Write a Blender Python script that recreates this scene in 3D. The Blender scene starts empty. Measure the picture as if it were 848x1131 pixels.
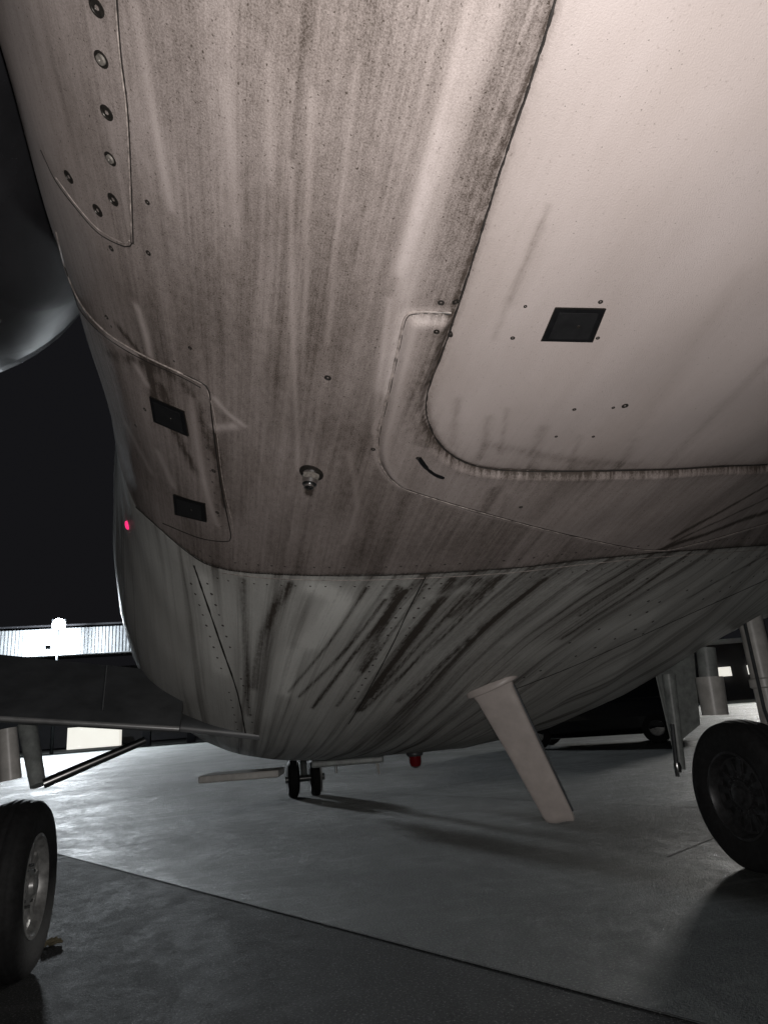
import bpy, math, random
import numpy as np
from mathutils import Vector, Matrix
from mathutils.bvhtree import BVHTree
random.seed(4); rng=np.random.default_rng(3)
scene=bpy.context.scene
scene.view_settings.view_transform='Standard'
scene.view_settings.look='None'
scene.view_settings.exposure=0

# ------------------------------------------------------------ camera frame
H=1.1; F=760.0
psi=math.radians(13); th=math.radians(16.4); ro=math.radians(4.5)
fw=Vector((math.sin(psi)*math.cos(th),math.cos(psi)*math.cos(th),math.sin(th)))
r0=Vector((math.cos(psi),-math.sin(psi),0)); u0=r0.cross(fw)
R=r0*math.cos(ro)-u0*math.sin(ro); U=r0*math.sin(ro)+u0*math.cos(ro)
cam_loc=Vector((0,0,H))
cd=bpy.data.cameras.new('camera'); cam=bpy.data.objects.new('camera',cd)
scene.collection.objects.link(cam); scene.camera=cam
m=Matrix((R,U,-fw)).transposed().to_4x4(); m.translation=cam_loc
cam.matrix_world=m
cd.sensor_fit='HORIZONTAL'; cd.sensor_width=36; cd.lens=36*F/848
cd.clip_start=0.02; cd.clip_end=2000
def ray(px,py):
    return (R*(px-424)/F - U*(py-565.5)/F + fw).normalized()
def at_y(px,py,y):
    d=ray(px,py); return cam_loc+d*(y/d.y)
def on_ground(px,py,z=0):
    d=ray(px,py); return cam_loc+d*((z-H)/d.z)

# ------------------------------------------------------------ materials
def mat(name,col,rough=.5,metal=0,noise=0,nscale=20,bump=0,emit=None,estr=0,coat=0,samp=True):
    m=bpy.data.materials.new(name); m.use_nodes=True
    nt=m.node_tree; b=nt.nodes['Principled BSDF']
    b.inputs['Base Color'].default_value=(*col,1)
    b.inputs['Roughness'].default_value=rough; b.inputs['Metallic'].default_value=metal
    if coat: b.inputs['Coat Weight'].default_value=coat
    if emit:
        b.inputs['Emission Color'].default_value=(*emit,1); b.inputs['Emission Strength'].default_value=estr
        m.cycles.emission_sampling='NONE'
    if noise:
        tc=nt.nodes.new('ShaderNodeTexCoord'); n=nt.nodes.new('ShaderNodeTexNoise')
        n.inputs['Scale'].default_value=nscale; n.inputs['Detail'].default_value=5
        n.inputs['Roughness'].default_value=.65
        nt.links.new(tc.outputs['Object'],n.inputs['Vector'])
        r=nt.nodes.new('ShaderNodeValToRGB')
        r.color_ramp.elements[0].position=.3; r.color_ramp.elements[1].position=.7
        r.color_ramp.elements[0].color=(*[c*(1-noise) for c in col],1)
        r.color_ramp.elements[1].color=(*[min(1,c*(1+noise*.5)) for c in col],1)
        nt.links.new(n.outputs['Fac'],r.inputs['Fac']); nt.links.new(r.outputs['Color'],b.inputs['Base Color'])
        if bump:
            bp=nt.nodes.new('ShaderNodeBump'); bp.inputs['Strength'].default_value=bump
            bp.inputs['Distance'].default_value=.01
            nt.links.new(n.outputs['Fac'],bp.inputs['Height']); nt.links.new(bp.outputs['Normal'],b.inputs['Normal'])
    return m
M_seal=mat('dark_sealant',(.018,.015,.013),.7,noise=.5,nscale=120)
M_lip=mat('pale_edge',(.36,.31,.285),.5,noise=.75,nscale=60)  # pale edge colour; on the channel rim it paints a highlight
M_black=mat('black_plate',(.008,.008,.009),.38,noise=.4,nscale=60)
M_screw=mat('screw_dark',(.05,.045,.04),.4,metal=.6,noise=.5,nscale=200)
M_rivet=mat('rivet',(.22,.2,.18),.5,metal=.2,noise=.5,nscale=100)
M_steel=mat('steel',(.5,.5,.5),.25,metal=1,noise=.3,nscale=30)
M_white=mat('white_paint',(.62,.6,.57),.35,noise=.25,nscale=12)
M_blade=mat('mast_paint',(.46,.41,.385),.4,noise=.14,nscale=14)
M_gear=mat('gear_grey_paint',(.33,.35,.34),.4,noise=.4,nscale=15)
M_dkgear=mat('gear_dark_parts',(.06,.065,.07),.45,noise=.4,nscale=20)
M_tyre=mat('tyre_rubber',(.022,.022,.023),.75,noise=.5,nscale=30,bump=.3)
M_rim=mat('wheel_rim_metal',(.5,.5,.49),.38,metal=.45,noise=.45,nscale=25)
M_rimk=mat('wheel_rim_dark',(.07,.07,.073),.4,metal=.4,noise=.5,nscale=25)
M_rimd=mat('brake_dark',(.03,.03,.03),.55,noise=.5,nscale=40)
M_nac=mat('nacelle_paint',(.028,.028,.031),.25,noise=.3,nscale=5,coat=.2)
M_wing=mat('wing_grey_paint',(.10,.105,.11),.4,noise=.35,nscale=6)
M_wingedge=mat('wing_edge_metal',(.4,.4,.4),.35,metal=.4,noise=.3,nscale=8)
M_red=mat('red_lens',(.16,.004,.008),.15,coat=.4)
M_pink=mat('pink_reflection_glow',(.4,.02,.08),.3,emit=(1,.03,.18),estr=1.2)  # glows to imitate a pink reflection on the hull edge
M_car=mat('car_paint_black',(.012,.013,.016),.2,coat=.5,noise=.2,nscale=4)
M_glass=mat('car_glass',(.01,.012,.014),.05)
M_hang=mat('hangar_cladding',(.42,.44,.46),.5,noise=.25,nscale=2)
M_hangd=mat('hangar_dark',(.03,.03,.035),.7,noise=.3,nscale=1)
M_lit=mat('lit_interior',(.6,.6,.55),.6,emit=(1,.97,.88),estr=.8,noise=.2,nscale=.8)
M_lamp=mat('lamp_lens',(1,1,1),.2,emit=(.9,.95,1),estr=60)
M_warm=mat('warm_lamp_lens',(1,.9,.7),.2,emit=(1,.85,.6),estr=12)
M_rope=mat('rope',(.22,.19,.12),.9,noise=.4,nscale=80)

# ------------------------------------------------------------ helpers
def empty(name,loc=(0,0,0)):
    e=bpy.data.objects.new(name,None); e.location=loc; e.empty_display_size=.2
    scene.collection.objects.link(e); return e
def add(name,verts,faces,material,parent=None,smooth=True):
    me=bpy.data.meshes.new(name); me.from_pydata([tuple(v) for v in verts],[],faces); me.update()
    if material: me.materials.append(material)
    o=bpy.data.objects.new(name,me); scene.collection.objects.link(o)
    if smooth: me.polygons.foreach_set('use_smooth',[True]*len(me.polygons))
    if parent: 
        o.parent=parent; o.matrix_parent_inverse=Matrix.Translation(parent.location).inverted()
    return o
def basis(n):
    n=Vector(n).normalized(); a=Vector((0,0,1)) if abs(n.z)<.9 else Vector((1,0,0))
    x=a.cross(n).normalized(); return x,n.cross(x),n
def lathe(name,prof,org,axis,material,parent,seg=48,smooth=True,autos=True):
    x,y,n=basis(axis); org=Vector(org); v=[];f=[]
    for (r,h) in prof:
        for k in range(seg):
            a=2*math.pi*k/seg; v.append(org+n*h+(x*math.cos(a)+y*math.sin(a))*r)
    for i in range(len(prof)-1):
        for k in range(seg):
            k2=(k+1)%seg; f.append((i*seg+k,i*seg+k2,(i+1)*seg+k2,(i+1)*seg+k))
    o=add(name,v,f,material,parent,smooth)
    if autos:
        md=o.modifiers.new('es','EDGE_SPLIT'); md.split_angle=math.radians(35)
    return o
def tube(name,p0,p1,r0,r1,material,parent,seg=20):
    p0=Vector(p0);p1=Vector(p1);L=(p1-p0).length
    return lathe(name,[(0.0001,0),(r0,0),(r1,L),(0.0001,L)],p0,p1-p0,material,parent,seg)
def box(name,c,s,material,parent,rotz=0,bev=.01,rot=None):
    v=[];
    for dx in(-.5,.5):
        for dy in(-.5,.5):
            for dz in(-.5,.5): v.append((dx*s[0],dy*s[1],dz*s[2]))
    f=[(0,1,3,2),(4,6,7,5),(0,4,5,1),(2,3,7,6),(0,2,6,4),(1,5,7,3)]
    M=(rot if rot else Matrix.Rotation(rotz,3,'Z'))
    v=[Vector(c)+M@Vector(p) for p in v]
    o=add(name,v,f,material,parent,False)
    if bev:
        md=o.modifiers.new('b','BEVEL'); md.width=bev; md.segments=2
    return o
def prism(name,poly,ext,material,parent,bev=.005):
    n=len(poly); poly=[Vector(p) for p in poly]; ext=Vector(ext)
    v=poly+[p+ext for p in poly]
    f=[tuple(range(n)),tuple(reversed(range(n,2*n)))]
    for i in range(n): f.append((i,(i+1)%n,n+(i+1)%n,n+i))
    o=add(name,v,f,material,parent,False)
    if bev:
        md=o.modifiers.new('b','BEVEL'); md.width=bev; md.segments=2
    return o
def crom(pts,step=9):
    P=[np.array(p,float) for p in pts]; P=[2*P[0]-P[1]]+P+[2*P[-1]-P[-2]]; out=[]
    for i in range(1,len(P)-2):
        n=max(2,int(np.linalg.norm(P[i+1]-P[i])/step))
        for k in range(n):
            t=k/n
            out.append(.5*((2*P[i])+(-P[i-1]+P[i+1])*t+(2*P[i-1]-5*P[i]+4*P[i+1]-P[i+2])*t*t+(-P[i-1]+3*P[i]-3*P[i+1]+P[i+2])*t**3))
    out.append(P[-2]); return out

# ------------------------------------------------------------ fuselage surface
CX=1.03
yy=np.concatenate([np.arange(-3,.1,.12),np.arange(.1,3.1,.006),np.arange(3.1,5.6,.014),np.arange(5.6,17.01,.12)])
aa=np.concatenate([np.linspace(-270,-180,30)[:-1],np.linspace(-180,0,640),np.linspace(0,90,40)[1:]])
def prof(xs,ys,sig=.16):
    g=np.arange(-5,20,.02); v=np.interp(g,xs,ys); k=np.exp(-.5*(np.arange(-40,41)*.02/sig)**2); k/=k.sum()
    vp=np.pad(v,40,mode='edge'); v=np.convolve(vp,k,'valid'); return lambda y: np.interp(y,g,v)
zbF=prof([-3,0,.6,1.2,1.8,2.4,3.0,3.6,4.2,4.8,6.8,8,9,14,16,17],[2.5,1.98,1.89,1.80,1.70,1.57,1.36,1.10,.91,.83,.82,1.15,1.25,1.3,1.7,2.4])
WF=prof([-3,0,2,4,6,8,14,16,17],[1.3,1.38,1.40,1.40,1.4,1.2,1.18,.8,.15])
WL=prof([-3,0,1.0,1.6,2.0,2.6,3.4,4.2,6.4,7.6,14,16,17],[1.36,1.45,1.50,1.54,1.54,1.50,1.57,1.75,1.80,1.22,1.18,.8,.15],.3)
nF=prof([-3,1.8,3.8,6,8,17],[2.25,2.3,3.3,3.3,2.2,2.1])
ztF=prof([-3,12,15,17],[4.2,4.2,3.6,2.75])
def ss(a,b,x): t=np.clip((x-a)/(b-a),0,1); return t*t*(3-2*t)
Y,A=np.meshgrid(yy,np.radians(aa),indexing='ij')
deg=np.degrees(A)
zb=zbF(Y);W=np.where(deg<-90,WL(Y),WF(Y));n=nF(Y);zt=ztF(Y);zc=np.full_like(Y,2.72)
c=np.cos(A);s=np.sin(A)
X=CX+W*np.sign(c)*np.abs(c)**(2/n)
zs=np.sign(s)*np.abs(s)**(2/n)
Z=zc+np.where(zs<0,zc-zb,zt-zc)*zs
rise_d=[0,.5,1.0,1.5,2,2.6,3.3,4.5,6]; rise_z=[0,.0,.06,.21,.42,.65,.81,1.0,1.25]
B=ss(1.7,3.7,Y)*(1-ss(6.4,7.3,Y))
q=np.clip((deg+90)/90,0,1); d=6*q**1.25
wx=CX+d; wz=zb+np.interp(d,rise_d,rise_z)
q2=np.clip(deg/90,0,1)
d2=6-4.6*np.clip(q2*2,0,1); ux=CX+d2; uz=zb+np.interp(d2,rise_d,rise_z)+.05+.3*np.clip(q2*2,0,1)
mm=ss(.5,1,q2); ux=ux*(1-mm)+X*mm; uz=uz*(1-mm)+Z*mm
tx=np.where(deg>0,ux,wx); tz=np.where(deg>0,uz,wz)
rt=deg>-90
X=np.where(rt,X*(1-B)+tx*B,X); Z=np.where(rt,Z*(1-B)+tz*B,Z)
NY,NA=Y.shape
P=np.stack([X,Y,Z],-1)
ds=np.sqrt(np.diff(X,axis=1)**2+np.diff(Z,axis=1)**2); UA=np.concatenate([np.zeros((NY,1)),np.cumsum(ds,1)],1)
ib=int(np.argmin(abs(aa+90))); UA=UA-UA[:,ib:ib+1]
idx=np.arange(NY*NA).reshape(NY,NA)
quads=np.stack([idx[:-1,:-1],idx[:-1,1:],idx[1:,1:],idx[1:,:-1]],-1).reshape(-1,4)
PV=P.reshape(-1,3); UV=UA.reshape(-1)
bvh=BVHTree.FromPolygons(PV.tolist(),quads.tolist(),epsilon=0.0)
quad_u=UV[quads[:,0]]
def hit(px,py,b=None):
    p,nn,i,_=(b or bvh).ray_cast(cam_loc,ray(px,py),30)
    if p is None: return None
    if nn.dot(ray(px,py))>0: nn=-nn
    return p,nn,i
def line_hits(pts,step=9,smooth=True,b=None):
    L=crom(pts,step) if smooth else pts
    return [h for h in (hit(a[0],a[1],b) for a in L) if h]
door=[(628,-60),(612,5),(585,92),(552,190),(518,300),(490,385),(473,430),(472,462),(488,493),(520,513),(570,520),(660,520),(745,518),(800,515),(847,513)]
outer=[(498,345),(462,344),(447,350),(440,380),(428,435),(417,485),(421,514),(440,536),(480,551),(560,574),(640,594),(718,608),(770,600),(847,578)]
seam=[(150,560),(210,612),(245,628),(300,634),(380,636),(460,634),(560,628),(640,619),(720,611),(790,606),(847,602)]
Ld=line_hits(door);Lo=line_hits(outer);Ls=line_hits(seam)
def dist(L,mask):
    pts=np.array([h[0][:] for h in L]); a=pts[:-1];b=pts[1:]; ab=b-a; l2=(ab**2).sum(1)+1e-12
    out=np.full(len(PV),9.0); I=np.nonzero(mask)[0]
    for k in range(0,len(I),30000):
        J=I[k:k+30000]; v=PV[J][:,None,:]-a[None]; t=np.clip((v*ab[None]).sum(2)/l2,0,1)
        out[J]=np.sqrt(((v-t[...,None]*ab[None])**2).sum(2).min(1))
    return out
vis=(PV[:,1]>0)&(PV[:,1]<6)&(PV[:,2]<2.9)
nearm=vis&(PV[:,1]<3.6)
def uvp(L): return [(quad_u[h[2]],h[0].y) for h in L]
def inside(poly,mask):
    out=np.zeros(len(PV),bool); I=np.nonzero(mask)[0]; x=UV[I];y=PV[I,1]; r=np.zeros(len(I),bool)
    n=len(poly)
    for i in range(n):
        x1,y1=poly[i];x2,y2=poly[(i+1)%n]
        if y1==y2: continue
        cnd=((y1>y)!=(y2>y))&(x<(x2-x1)*(y-y1)/(y2-y1)+x1); r^=cnd
    out[I]=r; return out
ud=uvp(Ld); uo=uvp(Lo); us=uvp(Ls)
din=inside(ud+[(3.5,ud[-1][1]),(3.5,-.4),(ud[0][0],-.4)],nearm)
ks=min(range(len(ud)),key=lambda k:(ud[k][0]-uo[0][0])**2+(ud[k][1]-uo[0][1])**2)
bin_=inside(uo+[(3.5,uo[-1][1]),(3.5,ud[-1][1])]+ud[ks:][::-1],nearm)
dd=dist(Ld,nearm);do=dist(Lo,nearm);dse=dist(Ls,vis)
yseam=np.interp(UV,[p[0] for p in us],[p[1] for p in us])
fair=(PV[:,1]>yseam)
# airflow direction beyond the seam (streaks drift inboard going forward)
ks_=[]
for a_,b_ in [((255,640),(268,790)),((330,650),(290,780)),((447,652),(345,782)),((556,640),(400,785)),((640,640),(480,750)),((760,620),(620,705))]:
    h1=hit(*a_);h2=hit(*b_)
    if h1 and h2:
        u1=quad_u[h1[2]];u2=quad_u[h2[2]]; ks_.append((u1,(u2-u1)/(h2[0].y-h1[0].y)))
ks_.sort()
kk=np.interp(UV,[k[0] for k in ks_],[np.clip(k[1],-1.2,1.2) for k in ks_])
UF=UV-kk*np.maximum(0,PV[:,1]-yseam)*vis
# displacement along outward normal
du=np.gradient(P,axis=1);dy=np.gradient(P,axis=0); N=np.cross(du,dy); N/=np.linalg.norm(N,axis=2,keepdims=True)+1e-9
N=N.reshape(-1,3)
k0=np.argmin((PV[:,1]-1.5)**2+(PV[:,0]-CX)**2+(PV[:,2]-1.75)**2)
if N[k0,2]>0: N=-N
disp=np.zeros(len(PV))
disp+=np.where(din,.004*ss(0,.012,dd),0)
disp+=np.where(bin_,.018*ss(0,.022,do)*ss(0,.02,dd),0)
disp+=-.006*np.exp(-(dd/.006)**2)
disp+=np.where(fair&vis,-.004*np.exp(-(dse/.008)**2),0)
disp+=.0024*np.sin(UV*15+np.sin(PV[:,1]*3))*np.sin(PV[:,1]*11+np.sin(UV*4))*vis
PV2=PV+N*disp[:,None]

# grime masks; light also holds the painted channel-edge highlight
y_=PV[:,1]
grime=np.zeros(len(PV)); dark=np.zeros(len(PV)); light=np.zeros(len(PV))
grime[:]=.68
grime=grime-.22*ss(-1.2,-1.55,UV)*(1-ss(1.4,1.9,y_))
grime=np.where(din,.12+.20*np.exp(-dd/.05)+.30*ss(1.2,2.1,y_)+.22*np.exp(-dd/.12)*ss(1.4,1.9,y_),grime)
grime=np.where(bin_,.52,grime)
cen=np.exp(-((UV-.25)/.85)**2)
grime=np.where(fair,.18+.16*np.exp(-dse/.2)+.20*cen+.22*ss(3.5,4.6,y_),grime)
dark+=.45*np.exp(-(dd/.008))*nearm+.4*np.exp(-(dse/.01))*vis
dark+=.13*np.exp(-((dd-.03)/.035)**2)*(~din)*nearm*(y_<1.6)
dark+=.28*np.exp(-((dd)/.03))*bin_+.22*np.exp(-do/.010)*bin_
dark+=.14*fair*cen*(1-ss(3.4,4.2,y_))
light+=.30*np.exp(-((do-.02)/.012)**2)*bin_+.35*np.exp(-((do-.006)/.006)**2)*(~bin_)*(~din)*nearm  # pale bands paint the highlight along the channel's outer edge
def streak(pts,w,amp,arr):
    L=line_hits(pts,25)
    if len(L)<2: return
    D=dist(L,vis&(np.abs(PV[:,0]-np.mean([h[0].x for h in L]))<1.0)); arr+=amp*np.exp(-(D/w)**2)
for p,w,a in [([(548,0),(500,140),(462,260),(443,345),(425,430)],.022,.5),([(520,0),(470,190),(440,300)],.012,.35),
  ([(322,180),(322,330),(327,440),(329,520)],.006,.30),([(344,100),(338,300),(334,420)],.005,.22),([(396,60),(372,260),(362,380)],.005,.22),
  ([(148,5),(165,110),(190,230)],.010,.32),([(152,338),(160,365),(165,392)],.012,.8),([(238,440),(252,456),(270,470)],.010,.6),([(238,472),(258,470)],.014,.7),
  ([(430,330),(412,480)],.006,.35),([(385,500),(395,560),(380,600)],.01,.2),([(296,60),(300,200)],.008,.2),([(250,90),(262,260)],.01,.18),
  ([(105,400),(125,500),(150,560)],.03,.3),([(212,440),(222,520),(240,580)],.012,.45),([(150,405),(162,425)],.014,.6),([(175,500),(190,535)],.018,.5),([(120,372),(150,392)],.012,.6),([(140,470),(165,520)],.02,.35),
  ([(350,650),(376,665),(342,710)],.055,.7),([(325,720),(315,765)],.045,.5),([(225,640),(245,740)],.05,.4),([(480,660),(520,650)],.03,.3),([(600,720),(720,680)],.10,.25),([(640,650),(560,710)],.03,.3)]:
    streak(p,w,a,light)
for p,w,a in [([(606,225),(575,300),(545,372)],.006,.28),([(600,250),(565,330)],.016,.14),([(847,395),(790,455),(735,512)],.018,.2),([(820,300),(700,480)],.02,.08),
  ([(540,460),(530,505)],.012,.25),([(600,470),(585,515)],.014,.22),([(560,450),(552,500)],.006,.25),([(700,485),(680,515)],.014,.2),([(505,440),(500,490)],.012,.25),([(640,480),(628,515)],.008,.2),
  ([(447,652),(395,718),(345,782)],.010,.75),([(425,662),(385,715),(330,770)],.009,.6),([(440,650),(425,690),(400,740)],.022,.55),([(500,640),(450,712),(395,785)],.022,.55),
  ([(470,645),(440,690),(372,780)],.008,.5),([(530,640),(470,705),(410,770)],.010,.5),([(405,650),(360,715),(318,765)],.007,.6),([(545,640),(500,680)],.022,.35),
  ([(556,636),(480,712),(400,785)],.010,.5),([(600,640),(520,705),(440,775)],.014,.45),([(320,645),(290,700),(280,760)],.02,.5),([(268,640),(270,700),(275,790)],.015,.45),
  ([(760,612),(690,660),(620,705)],.014,.5),([(700,640),(640,680)],.008,.4),([(847,560),(790,580),(725,603)],.016,.7),([(847,530),(800,556),(740,590)],.012,.6),([(847,545),(780,575),(735,598)],.008,.5),([(847,612),(760,660)],.012,.4),
  ([(545,535),(530,562)],.02,.25),([(560,540),(549,566)],.008,.2),([(343,530),(340,545)],.012,.5),
  ([(120,390),(200,420),(235,500)],.02,.2),([(180,430),(190,470),(215,520)],.018,.3),([(540,490),(620,505),(700,512)],.02,.2),
  ([(130,360),(160,400),(170,440)],.014,.35),([(238,480),(248,560)],.008,.35)]:
    streak(p,w,a,dark)
grime=np.clip(grime,0,1);dark=np.clip(dark,0,1);light=np.clip(light,0,1)

me=bpy.data.meshes.new('fuselage_skin')
me.vertices.add(len(PV2)); me.vertices.foreach_set('co',PV2.astype(np.float32).ravel())
me.loops.add(quads.size); me.loops.foreach_set('vertex_index',quads.astype(np.int32).ravel())
me.polygons.add(len(quads)); me.polygons.foreach_set('loop_start',np.arange(0,quads.size,4,dtype=np.int32))
me.update(calc_edges=True); me.validate()
me.polygons.foreach_set('use_smooth',np.ones(len(me.polygons),bool))
a=me.attributes.new('suv','FLOAT_VECTOR','POINT'); a.data.foreach_set('vector',np.stack([UF,PV[:,1],0*UV],-1).astype(np.float32).ravel())
a=me.attributes.new('mask','FLOAT_COLOR','POINT'); a.data.foreach_set('color',np.stack([grime,dark,light,np.ones_like(UV)],-1).astype(np.float32).ravel())
a=me.attributes.new('zone','FLOAT_COLOR','POINT'); a.data.foreach_set('color',np.stack([din*1.0,fair*1.0,(UV<-1.25)*1.0,np.ones_like(UV)],-1).astype(np.float32).ravel())
plane=empty('regional_jet_airliner',(CX,4,0))
fus=bpy.data.objects.new('fuselage',me); scene.collection.objects.link(fus); fus.parent=plane; fus.matrix_parent_inverse=Matrix.Translation(plane.location).inverted()
bvh2=BVHTree.FromPolygons(PV2.tolist(),quads.tolist())

# belly paint shader
mb=bpy.data.materials.new('grimy_belly_paint'); mb.use_nodes=True; nt=mb.node_tree; bs=nt.nodes['Principled BSDF']
def nd(t,**k):
    x=nt.nodes.new(t)
    for a_,b_ in k.items(): setattr(x,a_,b_)
    return x
def lk(a_,b_): nt.links.new(a_,b_)
def mth(op,a_,b_=None,cl=False):
    x=nd('ShaderNodeMath',operation=op,use_clamp=cl)
    for i,v in enumerate([a_,b_]):
        if v is None: continue
        if isinstance(v,(int,float)): x.inputs[i].default_value=v
        else: lk(v,x.inputs[i])
    return x.outputs[0]
def noise(vec,sc,det=6,rg=.6,dis=0):
    mp=nd('ShaderNodeMapping'); mp.inputs['Scale'].default_value=sc; lk(vec,mp.inputs['Vector'])
    x=nd('ShaderNodeTexNoise',noise_dimensions='2D'); x.inputs['Scale'].default_value=1; x.inputs['Detail'].default_value=det; x.inputs['Roughness'].default_value=rg; x.inputs['Distortion'].default_value=dis
    lk(mp.outputs[0],x.inputs['Vector']); return x.outputs['Fac']
def mr(v,a_,b_,c_=0,d_=1):
    x=nd('ShaderNodeMapRange'); x.inputs[1].default_value=a_;x.inputs[2].default_value=b_;x.inputs[3].default_value=c_;x.inputs[4].default_value=d_
    lk(v,x.inputs[0]); return x.outputs[0]
def mix(f,a_,b_):
    x=nd('ShaderNodeMix',data_type='RGBA')
    if isinstance(f,(int,float)): x.inputs[0].default_value=f
    else: lk(f,x.inputs[0])
    for i,v in ((6,a_),(7,b_)):
        if isinstance(v,tuple): x.inputs[i].default_value=(*v,1)
        else: lk(v,x.inputs[i])
    return x.outputs[2]
suv=nd('ShaderNodeAttribute',attribute_name='suv').outputs['Vector']
mk=nd('ShaderNodeSeparateColor'); lk(nd('ShaderNodeAttribute',attribute_name='mask').outputs['Color'],mk.inputs[0])
zn=nd('ShaderNodeSeparateColor'); lk(nd('ShaderNodeAttribute',attribute_name='zone').outputs['Color'],zn.inputs[0])
gr,dk,lt=mk.outputs; zd,zf,zl=zn.outputs
n1=mr(noise(suv,(18,.6,1),4,.6),.3,.7); n2=mr(noise(suv,(95,1.6,1),4,.6),.3,.7); n3=mr(noise(suv,(4,1.6,1),4,.6),.3,.7)
n4=mr(noise(suv,(330,280,1),3,.8),.32,.68); n5=mr(noise(suv,(60,35,1),4,.7),.3,.7)
S=mth('ADD',mth('ADD',mth('MULTIPLY',n1,.32),mth('MULTIPLY',n2,.22)),mth('ADD',mth('MULTIPLY',n3,.34),mth('MULTIPLY',n5,.22)))
base=mth('MULTIPLY',gr,mth('ADD',mr(S,.2,1.0,.55,1.25),mth('MULTIPLY',n4,.42)))
# broad and fine streaks on fairing
fs=mr(noise(suv,(11,.4,1),4,.6),.50,.72); fs2=mr(noise(suv,(55,.7,1),3,.6),.5,.8)
fst=mth('MULTIPLY',zf,mth('ADD',mth('MULTIPLY',fs,.45),mth('MULTIPLY',fs2,.14)))
dkn=mth('MULTIPLY',dk,mth('ADD',.5,mth('ADD',mth('MULTIPLY',n2,.4),mth('MULTIPLY',n5,.45))))
tot=mth('ADD',mth('ADD',base,fst),dkn)
ltn=mth('MULTIPLY',lt,mth('ADD',.25,mth('ADD',mth('MULTIPLY',n2,.5),mth('MULTIPLY',n5,.5))))
tot=mth('SUBTRACT',tot,ltn)
# specks
spk=mr(noise(suv,(170,150,1),2,.5),.70,.75,0,.5)
tot=mth('ADD',tot,mth('MULTIPLY',spk,mth('SUBTRACT',.7,mth('MULTIPLY',zd,.25))),True)
paint=mix(zf,(.52,.455,.44),(.80,.80,.765)); paint=mix(mth('MULTIPLY',n3,.16),paint,(.25,.19,.15))  # fairing coloured paler than the near belly to offset flash falloff
gc=mix(tot,(.235,.19,.165),(.055,.041,.033)); gc2=mix(zf,gc,(.056,.045,.037))
col=mix(tot,paint,gc2)
lk(col,bs.inputs['Base Color'])
lk(mr(tot,0,1,.33,.68),bs.inputs['Roughness'])
bp=nd('ShaderNodeBump'); bp.inputs['Strength'].default_value=.3; bp.inputs['Distance'].default_value=.0015
lk(n4,bp.inputs['Height']); lk(bp.outputs[0],bs.inputs['Normal'])
me.materials.append(mb)

# ------------------------------------------------------------ panel lines & beads
def ribbon(name,L,w,h,material,parent=plane,off=0.0):
    v=[];f=[];K=len(L)
    for i,(p,nn,_) in enumerate(L):
        t=(L[min(i+1,K-1)][0]-L[max(i-1,0)][0]); t=t.normalized() if t.length>1e-6 else Vector((0,1,0))
        sd=nn.cross(t).normalized(); jw=w*random.uniform(.6,1.25)
        for (a_,b_) in ((-.5,-.002),(-.28,h),(.28,h),(.5,-.002)):
            v.append(p+sd*(a_*jw+off)+nn*b_)
    for i in range(K-1):
        for k in range(3): f.append((i*4+k,i*4+k+1,i*4+4+k+1,i*4+4+k))
    return add(name,v,f,material,parent)
def pl(name,pts,w,h,material,off=0,step=5):
    return ribbon(name,line_hits(pts,step,True,bvh2),w,h,material,plane,off)
pl('door_gap',door,.0055,.0025,M_seal)
pl('channel_edge_highlight',outer,.004,.003,M_lip)  # pale ribbon painting the bright highlight on the channel rim
pl('channel_edge_gap',outer,.003,.0015,M_seal,.0045)
pl('belly_seam',seam,.008,.0015,M_seal)
pl('belly_seam_lip',[(a_,b_+5) for a_,b_ in seam[2:]],.004,.0015,M_lip)
pl('upper_panel_edge',[(128,-20),(134,60),(142,130),(147,255),(146,268),(138,272),(110,258),(86,232),(62,200),(45,165)],.0035,.0015,M_seal)
pl('upper_panel_lip',[(126,-20),(132,60),(140,130),(145,255),(143,265),(136,268),(110,254),(86,228),(62,196)],.0025,.0016,M_lip)
pl('lap_joint',[(62,255),(72,295),(88,333),(108,358),(130,376),(160,393),(200,412),(224,424)],.006,.003,M_lip)
pl('lap_joint_gap',[(60,258),(70,300),(86,338),(106,363),(130,381),(160,398),(200,416),(222,428)],.004,.0015,M_seal)
pl('access_panel_edge',[(200,412),(222,422),(231,432),(234,460),(243,530),(252,575),(255,594),(248,598),(220,594),(180,578)],.0055,.002,M_seal)
pl('access_panel_lip',[(228,428),(237,460),(246,530),(256,575),(258,592)],.003,.002,M_lip)
pl('fairing_strap',[(214,624),(228,665),(245,715),(262,765),(272,815)],.012,.002,M_seal)
pl('fairing_strap_gap',[(470,637),(452,672),(432,715),(400,775),(385,800)],.007,.0015,M_seal)
pl('wing_root_line',[(560,765),(640,733),(740,688),(847,640)],.010,.0012,M_seal)
# channel slot
sl=line_hits([(462,505),(470,516),(480,524),(490,528)],3,True,bvh2); ribbon('drain_slot',sl,.016,.003,M_black)

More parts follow.
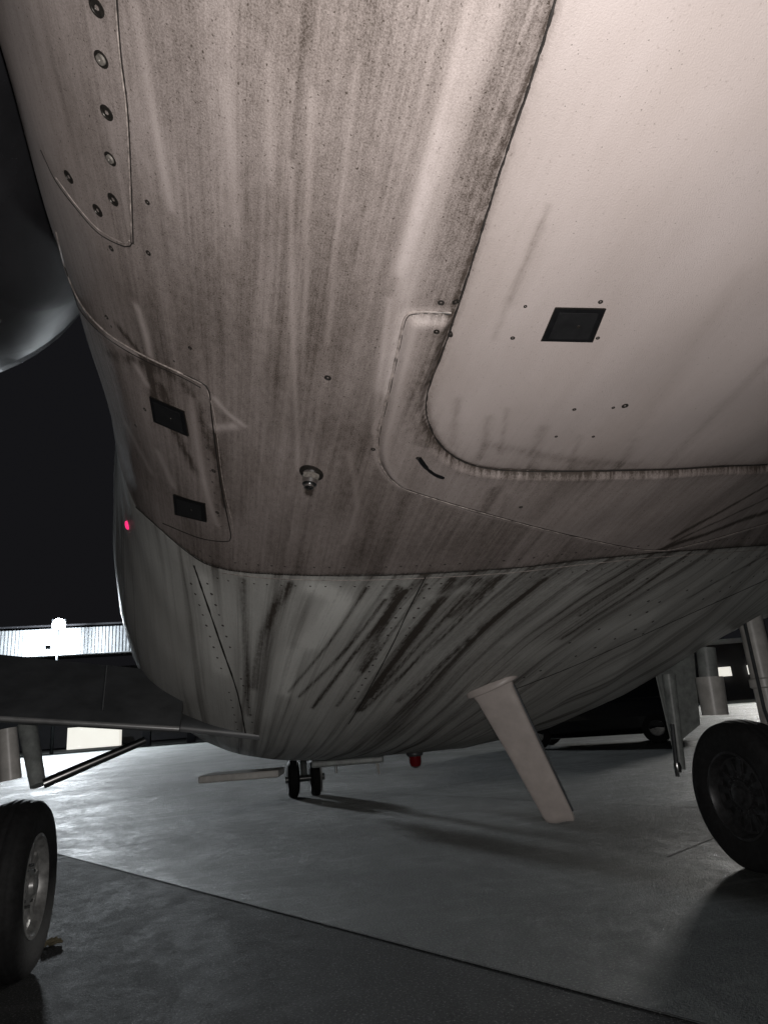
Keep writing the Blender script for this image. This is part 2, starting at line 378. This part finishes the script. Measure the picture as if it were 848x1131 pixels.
# rivets / holes / screws
rv=[];rf=[]
def dome(p,nn,r,h,V_,F_,seg=8):
    x,y,n_=basis(nn); b=len(V_)
    for rr,hh in ((r,-.0005),(r*.75,h*.8),(r*.01,h)):
        for k in range(seg):
            a_=2*math.pi*k/seg; V_.append(p+n_*hh+(x*math.cos(a_)+y*math.sin(a_))*rr)
    for i in range(2):
        for k in range(seg):
            k2=(k+1)%seg; F_.append((b+i*seg+k,b+i*seg+k2,b+(i+1)*seg+k2,b+(i+1)*seg+k))
def along(pts,spacing,r,h,V_,F_,jit=0):
    L=line_hits(pts,4,True,bvh2); acc=0;last=None
    for p,nn,_ in L:
        if last is not None: acc+=(p-last).length
        last=p
        if acc>=spacing:
            acc=0
            if random.random()>.12: dome(p,nn,r*random.uniform(.8,1.1),h,V_,F_)
along([(a_,b_-9) for a_,b_ in seam[1:]],.045,.005,.0012,rv,rf)
along([(a_,b_+12) for a_,b_ in seam[1:]],.05,.005,.0012,rv,rf)
for o_ in (-9,9): along([(a_+o_,b_) for a_,b_ in [(214,630),(228,665),(245,715),(262,765),(272,810)]],.06,.007,.0015,rv,rf)
for o_ in (-10,10): along([(470+o_,640),(452+o_,672),(432+o_,715),(400+o_,775)],.06,.0065,.0015,rv,rf)
along([(560,756),(640,723),(740,678),(847,630)],.09,.008,.0015,rv,rf)
along([(600,725),(640,705),(740,660),(847,617)],.14,.008,.0015,rv,rf)
along([(712,618),(716,660),(710,700)],.09,.008,.0015,rv,rf)
along([(222,440),(226,480),(236,540),(246,590)],.05,.004,.001,rv,rf)
along([(110,350),(150,380),(200,402)],.05,.004,.001,rv,rf)
add('rivets',rv,rf,mat('rivet_dirty',(.06,.05,.045),.55,noise=.5,nscale=100),plane)
def screw(px,py,r,name='panel_screw',mt=None):
    h=hit(px,py,bvh2)
    if not h: return
    p,nn,_=h
    lathe(name,[(r*1.12,-.001),(r*1.12,.0012),(r*.85,.0016),(r*.8,.0004),(r*.35,.0006),(r*.3,-.0002),(.0001,-.0002)],p,nn,mt or M_screw,plane,20)
for p in [(107,8),(118,124),(125,220),(108,232),(76,195)]: screw(*p,.0125)
for p in [(112,65),(122,175)]: 
    screw(*p,.0125); h=hit(*p,bvh2); lathe('screw_head',[(.009,.0005),(.008,.004),(.002,.0045),(.0001,.0015)],h[0],h[1],M_rivet,plane,16)
holes=[(210,384),(362,417),(164,279),(123,274),(163,223),(487,334),(503,333),(497,368),(482,366),(580,338),(566,373),(663,333),(677,450),(660,373),(634,452),(614,482),(655,482),(462,506),(160,452),(412,496),(118,350),(150,470),(240,566),(236,520),(690,448),(575,560)]
for i,p in enumerate(holes): screw(*p,random.uniform(.003,.0045) if 8<i<17 else random.uniform(.005,.0078),'drain_hole',M_seal if i%2 else M_screw)
cv=[];cf=[]
for k in range(200):
    px_,py_=random.uniform(480,847),random.uniform(5,508)
    h=hit(px_,py_,bvh2)
    if h and px_>640-py_*.33: dome(h[0],h[1],random.choice((.0006,.0008,.001,.0012)),.0004,cv,cf,6)
add('paint_chips',cv,cf,M_rivet,plane)
# black plates
def latch(corners):
    hs=[hit(a_,b_,bvh2) for a_,b_ in corners]; nn=sum((h[1] for h in hs),Vector()).normalized()
    c_=sum((h[0] for h in hs),Vector())/4
    hc=hit(sum(a_[0] for a_ in corners)/4,sum(a_[1] for a_ in corners)/4,bvh2)
    P_=[]
    for h in hs: v_=h[0]-c_; P_.append(c_+v_-nn*v_.dot(nn))
    lift=max(0,(hc[0]-c_).dot(nn))+.0035
    prism('latch_surround',[c_+(p-c_)*1.05-nn*.015 for p in P_],nn*(lift+.0135),M_screw,plane,.001)
    prism('black_latch_plate',[p-nn*.015 for p in P_],nn*(lift+.015),M_black,plane,.0015)
    prism('latch_flap',[c_+(p-c_)*.8+nn*(lift+.0003) for p in P_],nn*.0014,mat('latch_flap',(.016,.016,.017),.3,noise=.3,nscale=40),plane,.0006)
    e1=(P_[1]-P_[0]).normalized()
    lathe('latch_pin',[(.005,0),(.004,.0028),(.0001,.003)],c_+nn*lift+e1*.01,nn,M_screw,plane,12)
latch([(614,340),(667,341),(653,376),(599,375)])
latch([(167,438),(203,454),(208,480),(171,465)])
latch([(193,546),(226,556),(228,575),(195,567)])
# drain fitting
h=hit(344,522,bvh2); p,nn,_=h; k_=1.6; dn=nn+Vector((0,0,-.7))
lathe('drain_fitting_base',[(.036,-.004),(.036,.003),(.030,.006),(.001,.006)],p,nn,M_screw,plane,28)
lathe('drain_fitting',[(a_*k_,b_*k_) for a_,b_ in [(.016,-.002),(.016,.006),(.011,.007),(.011,.016),(.013,.016),(.013,.024),(.010,.026),(.0085,.026),(.0085,.031),(.006,.032),(.006,.02),(.0001,.02)]],p,dn,M_steel,plane,28)
lathe('drain_fitting_nut',[(.0165*k_,.006*k_),(.0165*k_,.013*k_),(.013*k_,.015*k_)],p,dn,M_rivet,plane,6,False)
# added glowing lens on the hull side, standing in for a thin pink reflection
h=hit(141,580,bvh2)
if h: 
    p,nn,_=h; lathe('pink_edge_reflection',[(.02,-.003),(.02,.006),(.012,.010),(.001,.011)],p,nn,M_pink,plane,20)

# ------------------------------------------------------------ drain mast (blade)
h=hit(543,758,bvh2); p,nn,_=h
tip=at_y(617,909,p.y+.02)
ax=(tip-p); L_=ax.length; ax.normalize()
side=(r0-ax*r0.dot(ax)).normalized(); th_=ax.cross(side).normalized()
side,th_=(side*math.cos(.35)+th_*math.sin(.35)),(th_*math.cos(.35)-side*math.sin(.35))
v=[];f=[]
secs=[(-.03,.122,.034,.0),(0,.114,.032,0),(.06,.102,.03,.0),(.5,.084,.025,.008),(.95,.072,.02,.014),(.985,.068,.016,.014),(1.0,.058,.008,.014)]
K=32
for (t,hw,ht,of) in secs:
    for k in range(K):
        a_=2*math.pi*k/K; cx_=math.cos(a_); sy=math.sin(a_)
        sk_=(.03*(cx_) if t>.9 else 0)
        v.append(p+ax*(t*L_+sk_*.5)+side*(math.copysign(abs(cx_)**.6,cx_)*hw+of)+th_*(math.copysign(abs(sy)**.4,sy)*ht))
for i in range(len(secs)-1):
    for k in range(K): f.append((i*K+k,i*K+(k+1)%K,(i+1)*K+(k+1)%K,(i+1)*K+k))
f.append(tuple(range((len(secs)-1)*K,len(secs)*K)))
o=add('blade_mast',v,f,M_blade,plane); md=o.modifiers.new('es','EDGE_SPLIT'); md.split_angle=math.radians(40)
v=[];f=[]
for (t,s_) in ((-.02,1.3),(.008,1.3),(.014,1.15)):
    for k in range(K):
        a_=2*math.pi*k/K; v.append(p+nn*t+side*math.cos(a_)*.11*s_+th_*math.sin(a_)*.045*s_)
for i in range(2):
    for k in range(K): f.append((i*K+k,i*K+(k+1)%K,(i+1)*K+(k+1)%K,(i+1)*K+k))
f.append(tuple(range(2*K,3*K)))
add('blade_mast_base',v,f,M_blade,plane)
for t0_,t1_ in ((.05,.96),):
    tube('mast_edge_strip',p+ax*t0_*L_+side*.102,p+ax*t1_*L_+side*.088,.008,.007,M_dkgear,plane,10)

# ------------------------------------------------------------ beacon & belly stuff
pb=at_y(457,822,5.0); pb.z=.835
lathe('beacon_base',[(.06,.05),(.06,-.02),(.05,-.03)],pb,(0,0,1),M_dkgear,plane,24)
lathe('beacon_lens',[(.045,-.03),(.045,-.07),(.035,-.095),(.015,-.108),(.0001,-.11)],pb,(0,0,1),M_red,plane,24)
c1=at_y(268,846,5.0); box('belly_plate',(c1.x,c1.y,.787),(.52,.3,.045),M_white,plane,-.20,.01)
c1=at_y(385,848,5.6); box('belly_plate_small',(c1.x,c1.y,.78),(.55,.25,.05),M_gear,plane,-.2,.015)
tube('belly_drain_tube',(c1.x-.1,c1.y,.82),(c1.x-.1,c1.y-.02,.70),.012,.01,M_steel,plane)
tube('belly_antenna',(c1.x+.22,c1.y,.82),(c1.x+.24,c1.y+.02,.66),.02,.008,M_white,plane)

# ------------------------------------------------------------ left wing
wv=[];wf=[]
def wing_sec(x,z,yte,chord,t):
    out=[]
    for (cy,cz) in ((0,0),(.06,.012),(.3,.02),(.6,.0),(.85,.0),(.97,.03),(1,.06),(.95,.11),(.75,.15),(.45,.15),(.2,.10),(.05,.035)):
        out.append((x,yte+cy*chord,z+cz*t/.15-.02))
    return out
secs=[wing_sec(CX-.9,1.04,3.95,3.1,.32),wing_sec(CX-1.6,1.17,3.95,3.0,.3),wing_sec(CX-3.3,1.46,3.95,2.5,.25),wing_sec(CX-9.5,2.3,4.6,1.2,.13)]
K=12
for s_ in secs: wv+=s_
for i in range(3):
    for k in range(K): wf.append((i*K+k,i*K+(k+1)%K,(i+1)*K+(k+1)%K,(i+1)*K+k))
wf.append(tuple(range(3*K,4*K)))
o=add('left_wing',wv,wf,M_wing,plane)
fl=[];ff=[]
for x,zt_,zz,t in ((CX-1.3,1.42,1.12,.03),(CX-2.4,1.6,1.27,.03),(CX-4.6,1.95,1.63,.025)):
    fl+=[(x,4.25,zt_),(x,3.75,zz),(x,3.73,zz-t*.4),(x,3.76,zz-t),(x,4.25,zt_-.09)]
for i in range(2):
    for k in range(5): ff.append((i*5+k,i*5+(k+1)%5,(i+1)*5+(k+1)%5,(i+1)*5+k))
ff.append((0,1,2,3,4)); ff.append((14,13,12,11,10))
add('flap',fl,ff,M_wing,plane,False)
tube('flap_trailing_edge',(CX-1.3,3.73,1.11),(CX-2.4,3.73,1.26),.012,.012,M_wingedge,plane)
tube('flap_trailing_edge_outer',(CX-2.4,3.73,1.26),(CX-4.6,3.73,1.62),.012,.012,M_wingedge,plane)
tube('static_wick',at_y(113,785,3.72),at_y(118,735,3.72),.006,.004,M_dkgear,plane,8)

# ------------------------------------------------------------ engine nacelle
nac=[(.45,-1.6),(.6,-1.2),(.72,-.4),(.78,.2),(.80,.7),(.78,1.2),(.72,1.55),(.66,1.68),(.60,1.70),(.56,1.63),(.54,1.4),(.0001,1.3)]
NC=Vector((-1.2,1.05,3.12))
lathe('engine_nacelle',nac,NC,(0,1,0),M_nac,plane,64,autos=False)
box('engine_pylon',(-.45,1.3,3.2),(.7,1.6,.2),M_nac,plane,0,.08)
for a_,y0_ in ((-.98,1.2),(-1.06,1.3)):
    d_=Vector((math.cos(a_),0,math.sin(a_))); lathe('nacelle_glint',[(.016,-.01),(.014,.006),(.001,.008)],NC+d_*.775+Vector((0,y0_,0)),d_,M_steel,plane,12)  # added steel studs imitate small highlights on the nacelle

# ------------------------------------------------------------ landing gear
def wheel(cx_,cy_,r,w,face,parent,bright=True):
    c_=Vector((cx_,cy_,r-.012)); hw=w/2
    prof_=[(r*.56,-hw*.78),(r*.62,-hw*.9),(r*.78,-hw*1.02),(r*.9,-hw*.95),(r*.965,-hw*.75),(r*.98,-hw*.55),
      (r*.975,-hw*.5),(r*.985,-hw*.45),(r,-hw*.2),(r*.985,-hw*.17),(r*.985,-hw*.13),(r,-hw*.1),(r,hw*.1),(r*.985,hw*.13),(r*.985,hw*.17),(r,hw*.2),(r*.985,hw*.45),(r*.975,hw*.5),(r*.98,hw*.55),
      (r*.965,hw*.75),(r*.9,hw*.95),(r*.78,hw*1.02),(r*.62,hw*.9),(r*.56,hw*.78)]
    lathe('tyre',prof_,c_,(1,0,0),M_tyre,parent,72,autos=False)
    ax_=Vector((face,0,0)); mr_=M_rim if bright else M_rimk
    lathe('rim',[(r*.57,hw*.74),(r*.585,hw*.86),(r*.55,hw*.88),(r*.52,hw*.74),(r*.5,hw*.5),(r*.47,hw*.45),(r*.46,hw*.3)],c_,ax_,mr_,parent,64)
    lathe('brake_disc',[(r*.5,hw*.18),(.001,hw*.16)],c_,ax_,M_rimd,parent,48)
    lathe('hub',[(r*.2,hw*.2),(r*.2,hw*.58),(r*.17,hw*.64),(r*.12,hw*.64),(r*.11,hw*.8),(r*.08,hw*.86),(.001,hw*.86)],c_,ax_,mr_,parent,40)
    lathe('hub_ring',[(r*.31,hw*.3),(r*.31,hw*.46),(r*.28,hw*.46),(r*.28,hw*.3)],c_,ax_,mr_,parent,48)
    for k in range(12):
        a_=2*math.pi*k/12+.1; dr=Vector((0,math.cos(a_),math.sin(a_))); ta=Vector((0,-math.sin(a_),math.cos(a_)))
        p0=c_+dr*r*.17+ax_*hw*.36; p1=c_+dr*r*.49+ax_*hw*.36
        prism('spoke',[p0+ta*r*.028,p0-ta*r*.028,p1-ta*r*.045,p1+ta*r*.045],ax_*hw*.14,mr_,parent,.003)
        pb_=c_+dr*r*.235+ax_*hw*.5; lathe('hub_bolt',[(r*.02,0),(r*.02,hw*.12),(.0005,hw*.12)],pb_,ax_,M_steel if bright else M_rimk,parent,6)
wheel(-1.10,4.2,.415,.24,1,plane,True)
wheel(-1.62,4.2,.415,.24,-1,plane,True)
wheel(3.21,4.15,.455,.27,-1,plane,False)
wheel(3.76,4.15,.455,.27,1,plane,False)
def strut(x,y,top,sgn):
    tube('axle',(x-.3,y,.4),(x+.3,y,.4),.045,.045,M_dkgear,plane)
    tube('strut_piston',(x,y,.37),(x,y-.02,.86),.05,.05,M_steel,plane)
    lathe('strut_cylinder',[(.06,0),(.088,.01),(.088,.07),(.076,.08),(.076,.3),(.092,.31),(.092,.36),(.078,.37),(.078,top-.78)],(x,y-.02,.78),(0,0,1),M_white,plane,32)
    prism('torque_link',[(x-.045,y-.07,.46),(x+.045,y-.07,.46),(x+.02,y-.24,.64),(x-.02,y-.24,.64)],(0,.02,.03),M_gear,plane,.005)
    prism('torque_link_upper',[(x-.045,y-.08,.84),(x+.045,y-.08,.84),(x+.02,y-.25,.65),(x-.02,y-.25,.65)],(0,.02,.03),M_gear,plane,.005)
    for dx in (-.1,.11):
        pts=[Vector((x+dx,y-.08,top-.1)),Vector((x+dx*1.3,y-.12,.95)),Vector((x+dx*1.1,y-.14,.75)),Vector((x+dx*.8,y-.1,.48))]
        for a_,b_ in zip(pts[:-1],pts[1:]): tube('brake_hose',a_,b_,.011,.011,M_dkgear,plane,8)
strut(-1.34,4.2,1.4,1); strut(3.47,4.15,1.8,-1)
tube('side_brace',at_y(48,866,4.15),at_y(160,818,4.3),.026,.022,M_steel,plane)
tube('retract_actuator',at_y(30,800,4.3),at_y(42,868,4.2),.05,.04,M_gear,plane)
tube('white_actuator_outer',at_y(8,805,4.0),at_y(12,862,4.0),.045,.05,M_white,plane)
# right-hand inner door + actuator
tube('retract_actuator_outer',at_y(738,745,4.4),at_y(752,850,4.4),.045,.03,M_gear,plane)
tube('white_actuator',at_y(783,748,4.1),at_y(790,790,4.1),.085,.08,M_white,plane,28)
tube('white_actuator_cap',at_y(779,716,4.1),at_y(783,750,4.1),.06,.06,M_gear,plane,28)
d0=at_y(726,740,4.6);d1=at_y(765,720,4.6);d2_=at_y(772,800,4.6);d3=at_y(745,822,4.6)
prism('gear_door',[d0,d1,d2_,d3],(0,.03,0),M_gear,plane,.008)
tube('hydraulic_line',at_y(742,800,4.3),at_y(748,858,4.3),.014,.014,M_dkgear,plane,8)
lathe('line_fitting',[(.02,-.03),(.026,0),(.02,.03)],at_y(748,848,4.3),(0,0,1),M_steel,plane,12)
# nose gear
for x in (CX-.17,CX+.17):
    lathe('nose_tyre',[(.14,-.07),(.22,-.085),(.27,-.05),(.275,0),(.27,.05),(.22,.085),(.14,.07)],(x,11.3,.27),(1,0,0),M_tyre,plane,40)
    lathe('nose_rim',[(.15,-.07),(.1,-.03),(.001,-.03)],(x,11.3,.27),(1,0,0),M_rimk,plane,32)
    lathe('nose_rim',[(.15,-.07),(.1,-.03),(.001,-.03)],(x,11.3,.27),(-1,0,0),M_rimk,plane,32)
tube('nose_strut',(CX,11.3,.27),(CX,11.5,1.4),.05,.07,M_gear,plane)
tube('nose_axle',(CX-.3,11.2,.27),(CX+.3,11.2,.27),.05,.05,M_steel,plane)
tube('nose_drag_brace',(CX,11.3,.7),(CX,10.5,1.35),.03,.03,M_gear,plane)
prism('nose_gear_door',[(CX-.35,10.5,1.3),(CX-.35,11.8,1.3),(CX-.55,11.8,.75),(CX-.55,10.5,.75)],(.02,0,0),M_gear,plane)
prism('nose_gear_door',[(CX+.35,10.5,1.3),(CX+.35,11.8,1.3),(CX+.55,11.8,.75),(CX+.55,10.5,.75)],(.02,0,0),M_gear,plane)

# chock rope lying beside left wheel
g_=on_ground(56,1046); ch=empty('chock_rope',(g_.x,g_.y,0))
pr=Vector((g_.x-.05,g_.y,.012))
for k in range(18):
    pn=Vector((g_.x+random.uniform(-.06,.06),g_.y+random.uniform(-.12,.12),random.uniform(.01,.04)))
    tube('rope_coil',pr,pn,.007,.007,M_rope,ch,8); pr=pn

# ------------------------------------------------------------ ground
def ground_mat(name,c0,c1,rough=.6,spec=.5,spk=.5,stain=.5,gl=.0):
    m=bpy.data.materials.new(name); m.use_nodes=True; global nt
    nt=m.node_tree; b=nt.nodes['Principled BSDF']; b.inputs['Specular IOR Level'].default_value=spec
    tc=nd('ShaderNodeTexCoord').outputs['Object']
    a1=mr(noise(tc,(.45,.45,1),6,.7,.2),.36,.64); a2=mr(noise(tc,(6,6,1),5,.8),.3,.7); a3=mr(noise(tc,(75,75,1),3,.85),.32,.68)
    a4=mr(noise(tc,(1.3,.6,1),6,.78,.3),.50,.58)
    t_=mth('ADD',mth('ADD',mth('MULTIPLY',a1,.50),mth('MULTIPLY',a2,.28)),mth('MULTIPLY',mth('SUBTRACT',a3,.3),.5),True)
    c_=mix(t_,c0,c1); c_=mix(mth('MULTIPLY',a4,stain),c_,tuple(x*.45 for x in c0))
    wv=nd('ShaderNodeTexWave',wave_type='RINGS'); wv.inputs['Scale'].default_value=.9; wv.inputs['Distortion'].default_value=9; wv.inputs['Detail'].default_value=4; wv.inputs['Detail Scale'].default_value=.6
    lk(tc,wv.inputs['Vector'])
    c_=mix(mth('MULTIPLY',mth('MULTIPLY',mr(wv.outputs['Fac'],.90,1.0),a1),.4),c_,tuple(x*1.6 for x in c1))  # pale curved squiggles paint light reflections into the ground colour
    c_=mix(mth('MULTIPLY',mr(a3,.80,.95),spk),c_,(.34,.34,.33))
    lk(c_,b.inputs['Base Color'])
    lk(mth('ADD',mth('ADD',mr(a2,0,1,rough-.07,rough+.09),mth('MULTIPLY',a4,-.08)),mth('MULTIPLY',a1,-gl)),b.inputs['Roughness'])
    bp_=nd('ShaderNodeBump'); bp_.inputs['Strength'].default_value=1.0; bp_.inputs['Distance'].default_value=.009
    lk(mth('ADD',a3,mth('MULTIPLY',a2,.6)),bp_.inputs['Height']); lk(bp_.outputs[0],b.inputs['Normal'])
    return m
add('ground',[(-300,-200,0),(300,-200,0),(300,400,0),(-300,400,0)],[(0,1,2,3)],ground_mat('shaded_asphalt',(.022,.023,.024),(.062,.063,.064),.82,.2,.5,.3),None,False)  # asphalt colour also darkened to stand in for the foreground shadow
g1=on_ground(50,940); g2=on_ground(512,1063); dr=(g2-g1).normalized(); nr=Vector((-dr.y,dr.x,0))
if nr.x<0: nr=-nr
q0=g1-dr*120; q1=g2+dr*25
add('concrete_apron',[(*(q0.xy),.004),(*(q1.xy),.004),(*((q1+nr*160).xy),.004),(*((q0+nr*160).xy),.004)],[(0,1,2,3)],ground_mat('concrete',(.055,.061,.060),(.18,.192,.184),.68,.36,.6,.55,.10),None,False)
def strip(name,a_,b_,w,z,material,parent):
    a_=Vector((a_[0],a_[1],0));b_=Vector((b_[0],b_[1],0)); d_=(b_-a_).normalized(); s_=Vector((-d_.y,d_.x,0))*w/2; zz=Vector((0,0,z))
    return add(name,[a_-s_+zz,b_-s_+zz,b_+s_+zz,a_+s_+zz],[(0,1,2,3)],material,parent,False)
jt=empty('pavement_joints')
strip('edge_joint',q0,q1,.006,.008,M_seal,jt)
jj=on_ground(300,905); strip('cross_joint',jj-nr*2.5,jj+nr*60,.014,.008,M_seal,jt)
strip('cross_joint',jj+dr*5,jj+dr*5+nr*60,.014,.008,M_seal,jt)
strip('long_joint',q0+nr*4.5,q1+nr*4.5,.014,.012,M_seal,jt)

# ------------------------------------------------------------ background
hg=empty('aircraft_hangar',(-30,74,0))
box('fascia',(-34,70,9.9),(62,1,2.5),M_hang,hg,0,.05)
for k in range(200): box('fascia_rib',(-64.5+k*.306,69.47,9.9),(.1,.06,2.4),M_hang,hg,0,0)
box('roof',(-34,84,11.4),(62,28,.4),M_hangd,hg,.0,.05)
box('rear_wall',(-34,97,5),(62,.6,9.6),M_hangd,hg,0,0)
for x in (-64,-45,-26,-8,-4): box('column',(x,70.2,4.3),(.8,.8,8.6),M_hangd,hg,0,.05)
x0=at_y(72,815,88).x; x1=at_y(130,815,88).x
box('lit_office',((x0+x1)/2,90,1.2),(abs(x1-x0),2,2.4),M_lit,hg,0,0)
tb=empty('service_building',(45,52,0))
box('wall',(50,56,2.5),(44,6,5),M_hangd,tb,-.3,.05)
box('roof_edge',(50,55.8,5.1),(45,7,.4),M_hang,tb,-.3,.05)
for k in range(14):
    x=31+k*2.8; box('lit_window',(x,52.6+ (50-x)*.309,2.5),(1.5,.12,.8),M_lit if k%3 else M_hangd,tb,-.3,0)
db=empty('distant_terminal_building',(10,120,0))
box('wall',(22,122,2.2),(110,6,4.4),M_hangd,db,0,.05)
for pa,pb_,py_ in ((676,702,786),(708,722,783),(480,530,800)):
    A_=at_y(pa,py_,118.8);B_=at_y(pb_,py_,118.8); box('lit_frontage',((A_.x+B_.x)/2,118.8,max(.8,A_.z)),(B_.x-A_.x,.1,1.0),M_lit,db,0,0)

def floodlight(x,y,z,tgt,energy,mast=True,size=.35,colr=(.88,.95,1),spot=140,soft=None,heads=1):
    e_=empty('floodlight_mast' if mast else 'wall_floodlight',(x,y,0))
    dv=(Vector(tgt)-Vector((x,y,z))).normalized()
    if mast:
        tube('mast',(x,y,0),(x,y,z+.3),.16,.08,M_dkgear,e_); 
    rt_=dv.to_track_quat('Z','Y').to_matrix()
    for hh in range(heads):
        o_=Vector(((hh-(heads-1)/2)*size*2.3,0,.15*(hh%2)))
        box('lamp_housing',Vector((x,y,z))-dv*.15+o_,(size*2.1,size*1.8,.2),M_dkgear,e_,rot=rt_,bev=.02)
        lathe('lamp_lens',[(size,0),(size*.7,.04),(.001,.05)],Vector((x,y,z))-dv*.05+o_,dv,M_lamp,e_,24)
    ld=bpy.data.lights.new('floodlight_beam','SPOT'); ld.energy=energy; ld.color=colr; ld.spot_size=math.radians(spot); ld.spot_blend=.4; ld.shadow_soft_size=soft or size
    lo=bpy.data.objects.new('beam',ld); scene.collection.objects.link(lo); lo.location=Vector((x,y,z))+dv*.1
    lo.rotation_euler=dv.to_track_quat('-Z','Y').to_euler(); lo.parent=e_; lo.matrix_parent_inverse=Matrix.Translation(e_.location).inverted()
fl_=at_y(65,690,66.5)
floodlight(fl_.x,fl_.y,fl_.z,(1,6,0),62000,True,.55,soft=1.4,heads=1)
floodlight(38,44,9.5,(2,6,0),20000,True,.5,(1,.98,.93),soft=2.2,heads=2)
# lamp grazing the hangar fascia comes from a wall lamp just in front of it
floodlight(fl_.x-.5,65.6,9.0,(fl_.x,69.4,10.0),6000,False,.2,spot=172)
for px,py in ((830,737),(846,728)):
    w_=at_y(px,py,50); 
    e_=empty('street_lamp',(w_.x,w_.y,0)); tube('post',(w_.x,w_.y,0),(w_.x,w_.y,w_.z),.06,.05,M_gear,e_); lathe('lamp_globe',[(.001,-.2),(.16,-.12),(.2,0),(.16,.12),(.001,.2)],w_,(0,0,1),M_warm,e_,16)

# ------------------------------------------------------------ car
cp=on_ground(664,822); car=empty('parked_car',(cp.x,cp.y,0))
rz=math.radians(55)
RM=Matrix.Rotation(rz,3,'Z')
def cw(x,y,z): return Vector((cp.x,cp.y,0))+RM@Vector((x,y,z))
def loft(name,secs,material):
    v=[];f=[];K=len(secs[0])
    for s_ in secs: v+=[cw(*p_) for p_ in s_]
    for i in range(len(secs)-1):
        for k in range(K): f.append((i*K+k,i*K+(k+1)%K,(i+1)*K+(k+1)%K,(i+1)*K+k))
    f.append(tuple(range(K))); f.append(tuple(reversed(range((len(secs)-1)*K,len(secs)*K))))
    o=add(name,v,f,material,car,False); md=o.modifiers.new('b','BEVEL'); md.width=.05; md.segments=3; return o
def cs(y,w,zb_,zt_): return [(-w,y,zb_+.1),(-w*1.02,y,(zb_+zt_)/2),(-w*.94,y,zt_),(w*.94,y,zt_),(w*1.02,y,(zb_+zt_)/2),(w,y,zb_+.1),(w*.9,y,zb_),(-w*.9,y,zb_)]
loft('body',[cs(-2.25,.8,.4,.85),cs(-2.1,.88,.25,.98),cs(-1.0,.9,.22,1.02),cs(.9,.9,.22,1.0),cs(1.9,.86,.24,.88),cs(2.25,.76,.38,.72)],M_car)
loft('cabin',[[( -.8,-2.0,.98),(-.66,-1.75,1.5),(.66,-1.75,1.5),(.8,-2.0,.98)],[(-.82,-.2,1.0),(-.68,-.3,1.58),(.68,-.3,1.58),(.82,-.2,1.0)],[(-.8,1.1,.98),(-.66,.3,1.52),(.66,.3,1.52),(.8,1.1,.98)]],M_glass)
loft('roof',[[( -.64,-1.75,1.51),(-.6,-1.7,1.56),(.6,-1.7,1.56),(.64,-1.75,1.51)],[(-.66,-.3,1.585),(-.6,-.3,1.63),(.6,-.3,1.63),(.66,-.3,1.585)],[(-.64,.32,1.525),(-.58,.28,1.57),(.58,.28,1.57),(.64,.32,1.525)]],M_car)
for sx in(-.82,.82):
    for sy in(-1.4,1.4):
        lathe('wheel',[(.18,-.1),(.32,-.1),(.34,-.05),(.34,.05),(.32,.1),(.18,.1)],cw(sx,sy,.34),RM@Vector((1,0,0)),M_tyre,car,28)
        lathe('wheel_rim',[(.2,.09),(.16,.06),(.001,.07)],cw(sx,sy,.34),RM@Vector((math.copysign(1,sx),0,0)),M_rim,car,20)
for sx in(-.6,.6): box('tail_lamp',cw(sx,-2.24,.82),(.3,.06,.12),M_red,car,rz,.01)
box('number_plate',cw(0,-2.27,.6),(.5,.02,.11),M_white,car,rz,.003)

# ------------------------------------------------------------ camera flash (phone LED beside lens)
ld=bpy.data.lights.new('phone_flash','SPOT'); ld.energy=108; ld.color=(1,.965,.935); ld.shadow_soft_size=.012; ld.spot_size=math.radians(150); ld.spot_blend=.8
lo=bpy.data.objects.new('phone_flash',ld); scene.collection.objects.link(lo)
lo.matrix_world=m.copy(); lo.location=cam_loc+R*.02+U*.03

# world: night sky
w=bpy.data.worlds.new('World'); scene.world=w; w.use_nodes=True
wn=w.node_tree; bg=wn.nodes['Background']
sk=wn.nodes.new('ShaderNodeTexSky'); sk.sky_type='NISHITA'; sk.sun_disc=False; sk.sun_elevation=math.radians(-3); sk.sun_rotation=math.radians(200)
mx=wn.nodes.new('ShaderNodeMix'); mx.data_type='RGBA'; mx.inputs[0].default_value=.92
wn.links.new(sk.outputs[0],mx.inputs[6]); mx.inputs[7].default_value=(.12,.12,.14,1)
wn.links.new(mx.outputs[2],bg.inputs['Color']); bg.inputs['Strength'].default_value=.06
